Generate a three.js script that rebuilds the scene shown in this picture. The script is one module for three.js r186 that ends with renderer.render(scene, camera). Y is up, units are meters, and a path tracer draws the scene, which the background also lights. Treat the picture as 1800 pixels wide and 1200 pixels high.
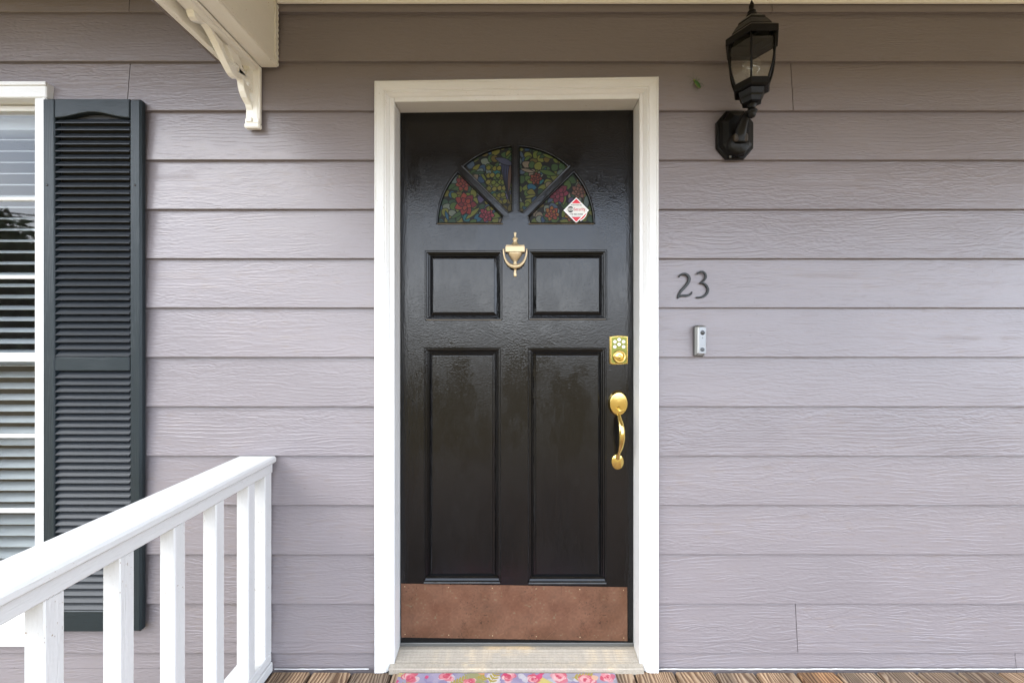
import * as THREE from 'three';
import { mergeGeometries } from 'three/addons/utils/BufferGeometryUtils.js';

// ---------------------------------------------------------------- camera, sky, sun, exposure
const scene = new THREE.Scene();
const F = 740, CZ = 1.5195, CY = 1.208, VX = 905, VY = 590;        // lens (px of an 1800 px wide frame), place of the camera
const camera = new THREE.PerspectiveCamera(2 * Math.atan(600 / F) * 180 / Math.PI, 1.5, 0.05, 900);
camera.position.set(0, CY, CZ);
camera.lookAt(0, CY, 0);
camera.setViewOffset(1800, 1200, 900 - VX, 600 - VY, 1800, 1200);   // shifted lens: uprights stay upright
camera.updateProjectionMatrix();

const renderer = new THREE.WebGLRenderer({ antialias: true });
renderer.toneMapping = THREE.LinearToneMapping;
renderer.toneMappingExposure = 4.6;
renderer.shadowMap.enabled = true;
renderer.shadowMap.type = THREE.PCFSoftShadowMap;

// noise -------------------------------------------------------------------------------------
function rng(seed) { let s = seed >>> 0; return () => { s = (s + 0x6D2B79F5) | 0; let t = Math.imul(s ^ (s >>> 15), 1 | s); t = (t + Math.imul(t ^ (t >>> 7), 61 | t)) ^ t; return ((t ^ (t >>> 14)) >>> 0) / 4294967296; }; }
const H = new Float32Array(65536); { const r = rng(77); for (let i = 0; i < 65536; i++) H[i] = r(); }
function vn(x, y, px = 4096, py = 4096, seed = 0) {                 // value noise, periodic in px by py
  const xi = Math.floor(x), yi = Math.floor(y); let fx = x - xi, fy = y - yi;
  fx = fx * fx * (3 - 2 * fx); fy = fy * fy * (3 - 2 * fy);
  const x0 = ((xi % px) + px) % px, x1 = (x0 + 1) % px, y0 = ((yi % py) + py) % py, y1 = (y0 + 1) % py;
  const h = (a, b) => H[(Math.imul(a, 73) + Math.imul(b, 9157) + Math.imul(seed, 3571) + Math.imul(a ^ (b << 3), 17)) & 65535];
  const a = h(x0, y0), b = h(x1, y0), c = h(x0, y1), d = h(x1, y1);
  return a + (b - a) * fx + (c - a + (a - b - c + d) * fx) * fy;
}
const clamp = (v, a = 0, b = 1) => Math.min(b, Math.max(a, v));
const sst = (a, b, v) => { const t = clamp((v - a) / (b - a)); return t * t * (3 - 2 * t); };
const mix = (a, b, t) => a + (b - a) * t;

// overcast sky: cloud and air only
{
  const W = 512, Hh = 256, d = new Float32Array(W * Hh * 4);
  for (let j = 0; j < Hh; j++) for (let i = 0; i < W; i++) {
    const el = (j + .5) / Hh * Math.PI - Math.PI / 2;
    const u = i / W;
    let n = 0, a = .5, fx = 8, fy = 8;
    for (let o = 0; o < 5; o++) { n += a * vn(u * fx, (j / Hh) * fy * 1.2, fx, 4096, o + 3); a *= .5; fx *= 2; fy *= 2; }
    const c = sst(.2, .8, n);
    const z = clamp(Math.sin(Math.max(el, 0)));
    const base = mix(1.38, .9, z);
    const k = (j * W + i) * 4;
    d[k] = base * mix(.66, 1.24, c); d[k + 1] = base * mix(.77, 1.27, c); d[k + 2] = base * mix(.96, 1.30, c); d[k + 3] = 1;
  }
  const t = new THREE.DataTexture(d, W, Hh, THREE.RGBAFormat, THREE.FloatType);
  t.mapping = THREE.EquirectangularReflectionMapping; t.magFilter = THREE.LinearFilter; t.minFilter = THREE.LinearFilter;
  t.wrapS = THREE.RepeatWrapping; t.needsUpdate = true;
  scene.background = t; scene.environment = t;
}
const sun = new THREE.DirectionalLight(new THREE.Color(1, .97, .92), .5);
sun.position.set(-7, 8.5, 6); sun.target.position.set(0, 1, 0);
sun.castShadow = true; sun.shadow.radius = 60; sun.shadow.mapSize.set(2048, 2048);
Object.assign(sun.shadow.camera, { left: -6, right: 6, top: 6, bottom: -6, near: 1, far: 30 });
scene.add(sun, sun.target);

// ---------------------------------------------------------------- helpers
const at = (px, py, z = 0) => { const s = F / (CZ - z); return [(px - VX) / s, CY - (py - VY) / s, z]; };   // survey: measured point at a known depth
const taken = {};
function numbered(n) { if (!(n in taken)) { taken[n] = 0; return n; } taken[n]++; return n + '_' + String(taken[n]).padStart(3, '0'); }
function obj(name, geo, mat, parent) {
  const g = Array.isArray(geo) ? mergeGeometries(geo.map(x => { const y = x.index ? x.toNonIndexed() : x; for (const k of Object.keys(y.attributes)) if (!['position', 'normal', 'uv'].includes(k)) y.deleteAttribute(k); return y; })) : geo;
  const m = new THREE.Mesh(g, mat); m.name = parent ? name : numbered(name); m.castShadow = m.receiveShadow = true;
  (parent || scene).add(m); return m;
}
function thing(name, label, category, pos = [0, 0, 0], group) {
  const o = new THREE.Group(); o.name = numbered(name); o.position.set(...pos); o.userData = { label, category };
  if (group) o.userData.group = group; scene.add(o); return o;
}
function structure(o, label) { o.userData.kind = 'structure'; if (label) o.userData.label = label; return o; }
const R0 = rng(5);
// uv in metres: u runs along `along` ('x','y','z') where that axis lies in the face
function uvm(geo, along = 'x', ou = 0, ov = 0) {
  const g = geo.index ? geo.toNonIndexed() : geo; const p = g.attributes.position, n = g.attributes.normal;
  const uv = new Float32Array(p.count * 2); const A = { x: 0, y: 1, z: 2 }[along];
  for (let i = 0; i < p.count; i += 3) {
    let nx = 0, ny = 0, nz = 0;
    for (let k = 0; k < 3; k++) { nx += n.getX(i + k); ny += n.getY(i + k); nz += n.getZ(i + k); }
    const a = [Math.abs(nx), Math.abs(ny), Math.abs(nz)]; const d = a.indexOf(Math.max(...a));
    let ax = [0, 1, 2].filter(q => q !== d); if (ax[1] === A) ax.reverse();
    for (let k = 0; k < 3; k++) {
      const c = [p.getX(i + k), p.getY(i + k), p.getZ(i + k)];
      uv[(i + k) * 2] = c[ax[0]] + ou; uv[(i + k) * 2 + 1] = c[ax[1]] + ov;
    }
  }
  g.setAttribute('uv', new THREE.BufferAttribute(uv, 2)); return g;
}
function bx(x0, x1, y0, y1, z0, z1, r = .0015, along, ou, ov) {      // chamfered box between two corners
  const w = x1 - x0, h = y1 - y0, d = z1 - z0; r = Math.min(r, w * .4, h * .4, d * .4);
  const s = new THREE.Shape(); s.moveTo(x0 + r, y0); s.lineTo(x1 - r, y0); s.lineTo(x1, y0 + r); s.lineTo(x1, y1 - r); s.lineTo(x1 - r, y1); s.lineTo(x0 + r, y1); s.lineTo(x0, y1 - r); s.lineTo(x0, y0 + r); s.closePath();
  const g = new THREE.ExtrudeGeometry(s, { depth: d - 2 * r, bevelEnabled: true, bevelSize: r, bevelThickness: r, bevelOffset: -r, bevelSegments: 1, steps: 1 });
  g.translate(0, 0, z0 + r);
  const L = along || (w >= h && w >= d ? 'x' : h >= d ? 'y' : 'z');
  return uvm(g, L, ou ?? R0() * 7, ov ?? R0() * 7);
}
function geoOf(pos, idx, smooth) {
  let g = new THREE.BufferGeometry(); g.setAttribute('position', new THREE.Float32BufferAttribute(pos.flat(), 3)); g.setIndex(idx);
  if (!smooth) g = g.toNonIndexed(); g.computeVertexNormals(); return g;
}
function tube(pts, radii, seg = 8, samples = 24, squash) {           // tapering tube along a smooth curve
  const c = new THREE.CatmullRomCurve3(pts.map(p => new THREE.Vector3(...p))); const fr = c.computeFrenetFrames(samples, false);
  const pos = [], idx = [];
  for (let i = 0; i <= samples; i++) {
    const t = i / samples, q = c.getPoint(t), f = t * (radii.length - 1), a = Math.min(radii.length - 2, Math.floor(f)), r = mix(radii[a], radii[a + 1], f - a);
    for (let k = 0; k < seg; k++) { const w = k / seg * 2 * Math.PI, v = q.clone().addScaledVector(fr.normals[i], Math.cos(w) * r * (squash ? squash[0] : 1)).addScaledVector(fr.binormals[i], Math.sin(w) * r * (squash ? squash[1] : 1)); pos.push([v.x, v.y, v.z]); }
  }
  for (let i = 0; i < samples; i++) for (let k = 0; k < seg; k++) { const a = i * seg + k, b = i * seg + (k + 1) % seg; idx.push(a, b, a + seg, b, b + seg, a + seg); }
  for (const [e, fl] of [[0, 1], [samples, 0]]) { const q = c.getPoint(e / samples); pos.push([q.x, q.y, q.z]); const m = pos.length - 1; for (let k = 0; k < seg; k++) { const a = e * seg + k, b = e * seg + (k + 1) % seg; fl ? idx.push(m, b, a) : idx.push(m, a, b); } }
  return uvm(geoOf(pos, idx, true).toNonIndexed(), 'y');
}
function lathe(prof, seg = 20, sc = [1, 1, 1], tr = [0, 0, 0]) { const g = new THREE.LatheGeometry(prof.map(p => new THREE.Vector2(p[0], p[1])), seg); g.scale(...sc); g.translate(...tr); g.computeVertexNormals(); return uvm(g, 'y'); }
function extr(pts, depth, r = .001, tr = [0, 0, 0], holes = []) {
  const s = new THREE.Shape(pts.map(p => new THREE.Vector2(...p))); for (const h of holes) s.holes.push(new THREE.Path(h.map(p => new THREE.Vector2(...p))));
  const g = new THREE.ExtrudeGeometry(s, { depth: Math.max(depth - 2 * r, 1e-5), bevelEnabled: r > 0, bevelSize: r, bevelThickness: r, bevelOffset: -r, bevelSegments: 1, curveSegments: 6 });
  g.translate(tr[0], tr[1], tr[2] + r); return uvm(g, 'y');
}
function inset(P, d) {                                                // inward mitred offset of a convex, counter-clockwise polygon
  const n = P.length, out = [];
  for (let i = 0; i < n; i++) {
    const a = P[(i + n - 1) % n], b = P[i], c = P[(i + 1) % n];
    const e1 = [b[0] - a[0], b[1] - a[1]], e2 = [c[0] - b[0], c[1] - b[1]], l1 = Math.hypot(...e1), l2 = Math.hypot(...e2);
    const n1 = [-e1[1] / l1, e1[0] / l1], n2 = [-e2[1] / l2, e2[0] / l2]; const k = 1 + n1[0] * n2[0] + n1[1] * n2[1];
    out.push([b[0] + (n1[0] + n2[0]) * d / k, b[1] + (n1[1] + n2[1]) * d / k]);
  } return out;
}
function rings(P, prof, cap, z0 = 0) {                                // mitred moulding round a convex polygon: [[inset, z], ...]
  const pos = [], idx = [], n = P.length;
  for (const [d, z] of prof) for (const q of inset(P, d)) pos.push([q[0], q[1], z + z0]);
  for (let r = 0; r < prof.length - 1; r++) for (let i = 0; i < n; i++) { const a = r * n + i, b = r * n + (i + 1) % n; idx.push(a, b, a + n, b, b + n, a + n); }
  if (cap) { const o = (prof.length - 1) * n; for (let i = 1; i < n - 1; i++) idx.push(o, o + i, o + i + 1); }
  return uvm(geoOf(pos, idx), 'y');
}
const rect = (x0, x1, y0, y1) => [[x0, y0], [x1, y0], [x1, y1], [x0, y1]];
const offs = (P, dx, dy) => P.map(p => [p[0] + dx, p[1] + dy]);

// ---------------------------------------------------------------- textures
function dataTex(w, h, fn, { srgb = false, rx = 1, ry = 1 } = {}) {   // fn(i, j) -> [r,g,b] 0..255 or one grey value; rx, ry: metres covered
  const d = new Uint8Array(w * h * 4);
  for (let j = 0; j < h; j++) for (let i = 0; i < w; i++) { const c = fn(i, j), k = (j * w + i) * 4; if (typeof c === 'number') d[k] = d[k + 1] = d[k + 2] = c; else { d[k] = c[0]; d[k + 1] = c[1]; d[k + 2] = c[2]; } d[k + 3] = 255; }
  const t = new THREE.DataTexture(d, w, h); t.wrapS = t.wrapT = THREE.RepeatWrapping; t.magFilter = THREE.LinearFilter; t.minFilter = THREE.LinearMipmapLinearFilter; t.generateMipmaps = true;
  t.repeat.set(1 / rx, 1 / ry); if (srgb) t.colorSpace = THREE.SRGBColorSpace; t.needsUpdate = true; return t;
}
function canvasTex(w, h, draw, { rx = 1, ry = 1, ox = 0, oy = 0 } = {}) {
  const c = document.createElement('canvas'); c.width = w; c.height = h; draw(c.getContext('2d'), w, h);
  const t = new THREE.CanvasTexture(c); t.colorSpace = THREE.SRGBColorSpace; t.wrapS = t.wrapT = THREE.RepeatWrapping; t.repeat.set(1 / rx, 1 / ry); t.offset.set(-ox / rx, -oy / ry); return t;
}
const C = (r, g, b) => new THREE.Color().setRGB(r, g, b);
const std = o => new THREE.MeshStandardMaterial(o), phy = o => new THREE.MeshPhysicalMaterial(o);

// embossed cedar grain of the lap siding, 2.4 m x 0.72 m
const sidingBump = (() => {
  const w = 2048, h = 1024, X = 2.4, Y = .72, r = rng(31), kn = [];
  for (let i = 0; i < 13; i++) kn.push([r() * X, r() * Y, .09 + r() * .2, .010 + r() * .018, (r() < .5 ? -1 : 1) * (1.5 + r() * 3)]);
  return dataTex(w, h, (i, j) => {
    const x = i / w * X, y = j / h * Y;
    let g = y * 80 + 3.4 * vn(i / w * 5, y * 9, 5, 4096, 1) + 1.1 * vn(i / w * 19, y * 34, 19, 4096, 2) + .35 * vn(i / w * 110, y * 120, 110, 4096, 3);
    for (const k of kn) { let dx = Math.abs(x - k[0]); dx = Math.min(dx, X - dx); let dy = Math.abs(y - k[1]); dy = Math.min(dy, Y - dy); if (dx < k[2] * 3 && dy < k[3] * 4) g += k[4] * Math.exp(-(dx * dx) / (k[2] * k[2]) - (dy * dy) / (k[3] * k[3])); }
    const s = g - Math.floor(g), rd = s < .78 ? s / .78 : (1 - s) / .22;
    const m = sst(.42, .72, vn(i / w * 7, y * 13, 7, 4096, 4));
    const fib = sst(.25, .8, vn(i / w * 52 + 6 * vn(i / w * 30, y * 40, 30, 4096, 9), y * 260 + 5 * vn(i / w * 20, y * 30, 20, 4096, 10), 52, 4096, 5)), peb = vn(i / w * 210, y * 240, 210, 4096, 6), big = vn(i / w * 30, y * 60, 30, 4096, 7), brk = sst(.3, .62, vn(i / w * 34, y * 46, 34, 4096, 8));
    return clamp(.36 * rd * m * (.25 + .75 * brk) + .30 * fib * (1.1 - .6 * m) * (.35 + .65 * big) + .30 * peb * (1.1 - .6 * m) + .1 * big) * 255;
  }, { rx: X, ry: Y });
})();
const sidingTone = dataTex(1024, 512, (i, j) => {                     // slight mottling of the paint, warm bounced light painted as tan streaks along the grain
  const n = vn(i / 1024 * 10, j / 512 * 8, 10, 8, 11), f = vn(i / 1024 * 60, j / 512 * 190, 60, 190, 12), s = vn(i / 1024 * 300, j / 512 * 240, 300, 240, 13);
  const t = .95 + .05 * n, bounce = sst(.62, .95, f) * sst(.35, .8, n) * .05, sp = s > .985 ? .82 : 1;
  return [255 * t * sp * (1 - bounce * .25), 253 * t * sp * (1 - bounce * .55), 252 * t * sp * (1 - bounce)];
}, { srgb: true, rx: 2.4, ry: .9 });
const paintTone = dataTex(1024, 1024, (i, j) => {                     // white gloss paint: faint brush tone, a few chips and specks
  const n = vn(i / 1024 * 6, j / 1024 * 14, 6, 14, 21), f = vn(i / 1024 * 90, j / 1024 * 300, 90, 300, 22), s = vn(i / 1024 * 170, j / 1024 * 260, 170, 260, 23), q = vn(i / 1024 * 9, j / 1024 * 9, 9, 9, 24), t = .965 + .02 * n + .015 * f;
  const chip = sst(.93, .965, s) * sst(.62, .8, q);
  return [255 * t * (1 - chip * .38), 254 * t * (1 - chip * .5), 252 * t * (1 - chip * .62)];
}, { srgb: true, rx: .8, ry: .55 });
const paintBump = dataTex(1024, 512, (i, j) => 255 * (.55 * vn(i / 1024 * 26, j / 512 * 150, 26, 150, 25) + .3 * vn(i / 1024 * 120, j / 512 * 110, 120, 110, 26) + .15 * vn(i / 1024 * 8, j / 512 * 20, 8, 20, 27)), { rx: .8, ry: .4 });
const doorBump = dataTex(1024, 1024, (i, j) => {                      // u up the door: brush strokes and old layered paint
  const a = vn(i / 1024 * 22, j / 1024 * 210, 22, 210, 31), b = vn(i / 1024 * 160, j / 1024 * 160, 160, 160, 32), c = vn(i / 1024 * 60, j / 1024 * 70, 60, 70, 33), d = vn(i / 1024 * 300, j / 1024 * 320, 300, 320, 34);
  return 255 * clamp(.46 * a + .14 * b + .05 * c + .35 * d);
}, { rx: .8, ry: .8 });
const doorRough = dataTex(1024, 1024, (i, j) => {                     // dull and shiny patches of the black paint (worn, wiped)
  let n = .5 * vn(i / 1024 * 7, j / 1024 * 9, 7, 9, 41) + .3 * vn(i / 1024 * 17, j / 1024 * 26, 17, 26, 42) + .2 * vn(i / 1024 * 40, j / 1024 * 120, 40, 120, 43);
  return 255 * clamp(mix(.38, 1.1, sst(.28, .70, n)));
}, { rx: 1.1, ry: 1.0 });
const doorTone = dataTex(1024, 1024, (i, j) => {                      // flecks where the brown under-coat and dust show
  const s = vn(i / 1024 * 260, j / 1024 * 300, 260, 300, 44), q = vn(i / 1024 * 12, j / 1024 * 10, 12, 10, 45), d = vn(i / 1024 * 30, j / 1024 * 140, 30, 140, 46);
  const f = s > .982 ? (q > .5 ? 1 : .3) : 0, b = .75 + .25 * d;
  return [110 * b + 120 * f, 108 * b + 105 * f, 108 * b + 90 * f];
}, { srgb: true, rx: .9, ry: .9 });
const deckGrain = (i, j) => {
  const y = j / 1024, x = i / 1024; let g = y * 34 + 5.5 * vn(x * 4, y * 7, 4, 7, 51) + 1.0 * vn(x * 14, y * 30, 14, 30, 52); const s = g - Math.floor(g);
  return [s < .72 ? s / .72 : (1 - s) / .28, vn(x * 40, y * 420, 40, 420, 53), vn(x * 5, y * 12, 5, 12, 54)];
};
const deckTone = dataTex(1024, 1024, (i, j) => {
  const [g, f, b] = deckGrain(i, j); const t = clamp(.72 * sst(.15, .85, g) + .38 * f - .08), v = .78 + .4 * b;
  return [mix(104, 196, t) * v, mix(76, 168, t) * v, mix(54, 136, t) * v].map(c => Math.min(255, c));
}, { srgb: true, rx: 1.1, ry: .42 });
const deckBump = dataTex(1024, 1024, (i, j) => { const [g, f] = deckGrain(i, j); return 255 * clamp(.7 * g + .3 * f); }, { rx: 1.1, ry: .42 });
const grainBump = dataTex(512, 512, (i, j) => { const x = i / 512, y = j / 512; const g = y * 60 + 4 * vn(x * 3, y * 8, 3, 8, 61); const s = g - Math.floor(g); return 255 * clamp(.5 * (s < .6 ? s / .6 : (1 - s) / .4) * sst(.3, .7, vn(x * 6, y * 9, 6, 9, 62)) + .5 * vn(x * 20, y * 250, 20, 250, 63)); }, { rx: .5, ry: .3 });
const scr = new Float32Array(1024 * 512); { const r = rng(808); for (let n = 0; n < 90; n++) { let x = r() * 1024, y = r() * 512, a = (r() < .6 ? .1 : 1.4) + (r() - .5) * 1.2, l = 10 + r() * r() * 170, v = (r() < .7 ? 1 : -1) * (.2 + .6 * r()); for (let k = 0; k < l; k++) { scr[(Math.floor(y) & 511) * 1024 + (Math.floor(x) & 1023)] = v; x += Math.cos(a); y += Math.sin(a); a += (r() - .5) * .08; } } }
const copperTone = dataTex(1024, 512, (i, j) => {                     // tarnished copper, verdigris specks, scratches
  const x = i / 1024, y = j / 512, a = vn(x * 6, y * 4, 6, 4, 71), b = vn(x * 26, y * 16, 26, 16, 72), c = vn(x * 140, y * 70, 140, 70, 73), d = vn(x * 200, y * 100, 200, 100, 74), e = vn(x * 9, y * 7, 9, 7, 75), v = vn(x * 160, y * 14, 160, 14, 76);
  let t = .76 + .08 * a + .08 * b + .10 * c; let r = 138 * t, g = 101 * t, bl = 82 * t;
  const dk = sst(.82, .93, d) * sst(.5, .8, e) * .3; r *= 1 - dk; g *= 1 - dk; bl *= 1 - dk;
  const vg = sst(.8, .93, c) * sst(.55, .8, b) * .55; r = mix(r, 128, vg); g = mix(g, 140, vg); bl = mix(bl, 118, vg);
  const sc = (v > .95 ? .1 * e : 0) + .5 * scr[j * 1024 + i]; return [r + 90 * sc, g + 80 * sc, bl + 70 * sc].map(q => clamp(q, 0, 255));
}, { srgb: true, rx: .9, ry: .45 });
const copperRough = dataTex(512, 256, (i, j) => 255 * clamp(.38 + .4 * vn(i / 512 * 20, j / 256 * 12, 20, 12, 77) + .14 * vn(i / 512 * 110, j / 256 * 60, 110, 60, 78)), { rx: .9, ry: .45 });
const sillTone = dataTex(1024, 256, (i, j) => {                       // anodised threshold, tan scuffs and bare grey
  const x = i / 1024, y = j / 256, a = vn(x * 5, y * 3, 5, 3, 81), b = vn(x * 40, y * 14, 40, 14, 82), c = vn(x * 220, y * 60, 220, 60, 83), t = sst(.35, .75, a * .7 + b * .3), k = .9 + .12 * c;
  return [mix(176, 222, t) * k, mix(170, 200, t) * k, mix(160, 168, t) * k];
}, { srgb: true, rx: .9, ry: .22 });
const specks = dataTex(512, 512, (i, j) => { const s = vn(i / 512 * 130, j / 512 * 130, 130, 130, 85), q = vn(i / 512 * 9, j / 512 * 9, 9, 9, 86), c = vn(i / 512 * 30, j / 512 * 30, 30, 30, 87); const f = sst(.9, .97, s) * sst(.45, .7, q), b = .8 + .4 * c; return [46 * b + 150 * f, 43 * b + 142 * f, 36 * b + 120 * f]; }, { srgb: true, rx: .2, ry: .2 });
const speckBump = dataTex(256, 256, (i, j) => 255 * (.6 * vn(i / 256 * 70, j / 256 * 70, 70, 70, 88) + .4 * vn(i / 256 * 20, j / 256 * 20, 20, 20, 89)), { rx: .1, ry: .1 });

const M = {
  siding: [[1, .0019], [.97, .0024], [1.025, .0014], [.985, .0017]].map(([k, b]) => phy({ color: C(.206 * k, .185 * k, .192 * k), map: sidingTone, roughness: .34, bumpMap: sidingBump, bumpScale: b })),
  fascia: std({ color: C(.17, .145, .14), roughness: .5, bumpMap: paintBump, bumpScale: .0004 }),
  white: std({ color: C(.67, .67, .66), map: paintTone, roughness: .38, bumpMap: paintBump, bumpScale: .0005 }),
  cream: std({ color: C(.86, .85, .80), map: paintTone, roughness: .45, bumpMap: paintBump, bumpScale: .0004 }),
  rail: std({ color: C(.585, .585, .58), map: paintTone, roughness: .45, bumpMap: paintBump, bumpScale: .0008 }),
  sheath: std({ color: C(.3, .27, .22), roughness: .9 }),
  door: phy({ color: C(.028, .028, .03), map: doorTone, ior: 1.42, roughness: .22, roughnessMap: doorRough, bumpMap: doorBump, bumpScale: .0006 }),
  copper: std({ color: C(.82, .79, .71), map: copperTone, metalness: .6, roughness: .75, roughnessMap: copperRough }),
  sill: std({ color: C(.80, .765, .71), map: sillTone, metalness: .1, roughness: .55 }),
  brass: std({ color: C(.64, .475, .165), metalness: 1, roughness: .13, bumpMap: speckBump, bumpScale: .0001 }),
  satin: std({ color: C(.56, .44, .27), metalness: .75, roughness: .48 }),
  steel: std({ color: C(.38, .385, .38), metalness: .8, roughness: .32 }),
  steelDark: std({ color: C(.17, .17, .16), metalness: .7, roughness: .4 }),
  iron: std({ color: C(.022, .025, .025), metalness: .3, roughness: .45, bumpMap: speckBump, bumpScale: .0006 }),
  black: std({ color: C(.01, .01, .01), roughness: .25 }),
  rubber: std({ color: C(.02, .02, .02), roughness: .7 }),
  shutter: phy({ color: C(.013, .019, .022), specularIntensity: .55, roughness: .4, bumpMap: grainBump, bumpScale: .0006 }),
  louvre: phy({ color: C(.019, .022, .026), specularIntensity: .6, roughness: .42, bumpMap: grainBump, bumpScale: .0003 }),
  lamp: phy({ color: C(.07, .07, .062), map: specks, specularIntensity: .45, roughness: .38, bumpMap: speckBump, bumpScale: .0004 }),
  glass: phy({ color: C(1, 1, 1), transmission: 1, thickness: 0, roughness: .02, ior: 1.5 }),
  lampGlass: phy({ color: C(.95, .95, .90), transmission: 1, thickness: 0, roughness: .03, ior: 1.5 }),
  bulb: phy({ color: C(.95, .95, .93), transmission: 1, thickness: 0, roughness: .03, ior: 1.5 }),
  blind: std({ color: C(.24, .265, .27), roughness: .5 }),
  room: std({ color: C(.28, .26, .23), roughness: .9 }),
  deck: [[.66, .70, .76], [.54, .56, .60], [.78, .78, .78], [.78, .64, .50]].map(c => std({ color: C(...c), map: deckTone, roughness: .75, bumpMap: deckBump, bumpScale: .0025 })),
  joist: std({ color: C(.12, .09, .065), roughness: .9 }),
};

// ---------------------------------------------------------------- ground and what stands across the street (mirrored in glass and gloss)
{
  const t = dataTex(512, 512, (i, j) => { const a = vn(i / 512 * 9, j / 512 * 9, 9, 9, 91), b = vn(i / 512 * 80, j / 512 * 80, 80, 80, 92); return [121 + 50 * a + 40 * b, 102 + 46 * a + 38 * b, 70 + 30 * a + 26 * b]; }, { srgb: true, rx: 9, ry: 9 });
  const g = new THREE.PlaneGeometry(700, 700); g.rotateX(-Math.PI / 2); g.translate(0, -.55, 0); uvm(g, 'x');
  structure(obj('ground', g, std({ color: C(.46, .45, .41), map: t, roughness: 1 })));
}
// ---------------------------------------------------------------- house wall with lap siding
const EXP = .17817, Y0 = .0622;                                       // exposure of a course; lower edge of course 0
const WX = [-2.70, -1.672], WY = [.098, 2.112];                       // window casing
const DX = [-.503, .515], DYT = 2.124;                                // door casing
const wall = thing('house_wall', 'long lavender grey lap siding wall behind the black door', 'wall');
{
  const r = rng(9), piece = (x0, x1, ya, yb, yc, ou, ov) => {
    const zf = y => -.0145 * (y - yc) / EXP, zb = -.0259, c = .0012;
    const P = [[x0, ya, zf(ya) - c], [x1, ya, zf(ya) - c], [x1, ya + c, zf(ya)], [x0, ya + c, zf(ya)], [x1, yb, zf(yb)], [x0, yb, zf(yb)], [x0, ya, zb], [x1, ya, zb], [x1, yb, zb], [x0, yb, zb]];
    const g = geoOf(P, [0, 1, 2, 0, 2, 3, 3, 2, 4, 3, 4, 5, 6, 7, 1, 6, 1, 0, 6, 0, 3, 6, 3, 5, 6, 5, 9, 1, 7, 8, 2, 1, 8, 4, 2, 8, 5, 4, 8, 5, 8, 9, 7, 6, 9, 7, 9, 8]);
    return uvm(g, 'x', ou, ov - yc);
  };
  const cut = (list, a, b) => list.flatMap(([x0, x1]) => (b <= x0 || a >= x1) ? [[x0, x1]] : [[x0, a], [b, x1]].filter(q => q[1] - q[0] > .01));
  const joints = { '11': [-1.4025, 1.006], '0': [1.0226], '-1': [1.823], '13': [-1.395, .93], '5': [2.6], '7': [-2.9], '9': [2.2] };
  for (let k = -3; k <= 13; k++) {
    const yc = Y0 + EXP * k, top = k === 13 ? yc + .13 : yc + EXP;
    // strips of constant openings inside the course
    const ys = [yc, top]; for (const q of [WY[0], WY[1] - .004, DYT - .004, 0]) if (q > yc + .003 && q < top - .003) ys.push(q); ys.sort((a, b) => a - b);
    const js = [-3.6, ...(joints[k] || []), 4.1];
    for (let n = 0; n < js.length - 1; n++) {
      const gs = {}; const ou = r() * 9, ov = Math.floor(r() * 4) * .18 + .002;
      for (let s = 0; s < ys.length - 1; s++) {
        let iv = [[js[n] + (n ? .0012 : 0), js[n + 1] - (n < js.length - 2 ? .0012 : 0)]]; const m = (ys[s] + ys[s + 1]) / 2;
        if (m > WY[0] && m < WY[1] - .004) iv = cut(iv, WX[0] + .003, WX[1] - .003);
        if (m > 0 && m < DYT - .004) iv = cut(iv, DX[0] + .003, DX[1] - .003);
        for (const [a, b] of iv) { const id = a < -2.5 ? 0 : a < -.6 ? (ys.length > 2 ? 1 : 1) : (b < -.4 ? 1 : 2); (gs[ys.length > 2 ? 9 : id + '_' + a.toFixed(2)] ||= []).push(piece(a, b, ys[s], ys[s + 1], yc, ou, ov)); }
      }
      for (const q of Object.values(gs)) obj('siding_board', q, M.siding[Math.floor(r() * 4)], wall);
    }
  }
  // sheathing with the two openings, foundation below
  const z = [-.15, -.0262], ox = [-.47, .485], wx = [-2.66, -1.712];
  for (const [a, b, c, d] of [[-3.6, wx[0], -.45, 2.6], [wx[0], wx[1], -.45, .14], [wx[0], wx[1], 2.07, 2.6], [wx[1], ox[0], -.45, 2.6], [ox[0], ox[1], -.45, -.004], [ox[0], ox[1], 2.085, 2.6], [ox[1], 4.1, -.45, 2.6]])
    obj('sheathing', bx(a, b, c, d, z[0], z[1], .0005), M.sheath, wall);
  obj('foundation', bx(-3.6, 4.1, -.7, -.452, -.16, -.03, .002), std({ color: C(.3, .29, .28), roughness: .9 }), wall);
  // ragged bead of white caulk and paint along the deck
  const seg = []; let x = -.84;
  for (const [a, b] of [[-.868, -.508], [.518, 2.4]]) { const pts = [], rad = []; for (let q = a; q <= b; q += .02) { pts.push([q, .0055 + .0012 * (r() - .5), .000 + .001 * r()]); rad.push(.0012 + .0012 * r()); } seg.push(tube(pts, rad, 5, pts.length * 2)); }
  obj('caulk_bead', seg, M.white, wall);
}
{ // dark room behind the window and door
  const room = new THREE.Group(); room.name = 'interior_room'; structure(room); scene.add(room);
  obj('room_floor', bx(-3.72, 4.22, -.12, -.018, -3.32, -.151, .0005), M.room, room); obj('room_ceiling', bx(-3.72, 4.22, 2.595, 2.7, -3.32, -.151, .0005), M.room, room);
  obj('room_wall', bx(-3.65, 4.15, -.02, 2.6, -3.3, -3.2, .0005), M.room, room); obj('room_wall', bx(-3.7, -3.6, -.02, 2.6, -3.2, -.152, .001), M.room, room); obj('room_wall', bx(4.1, 4.2, -.02, 2.6, -3.2, -.152, .001), M.room, room);
}

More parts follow.
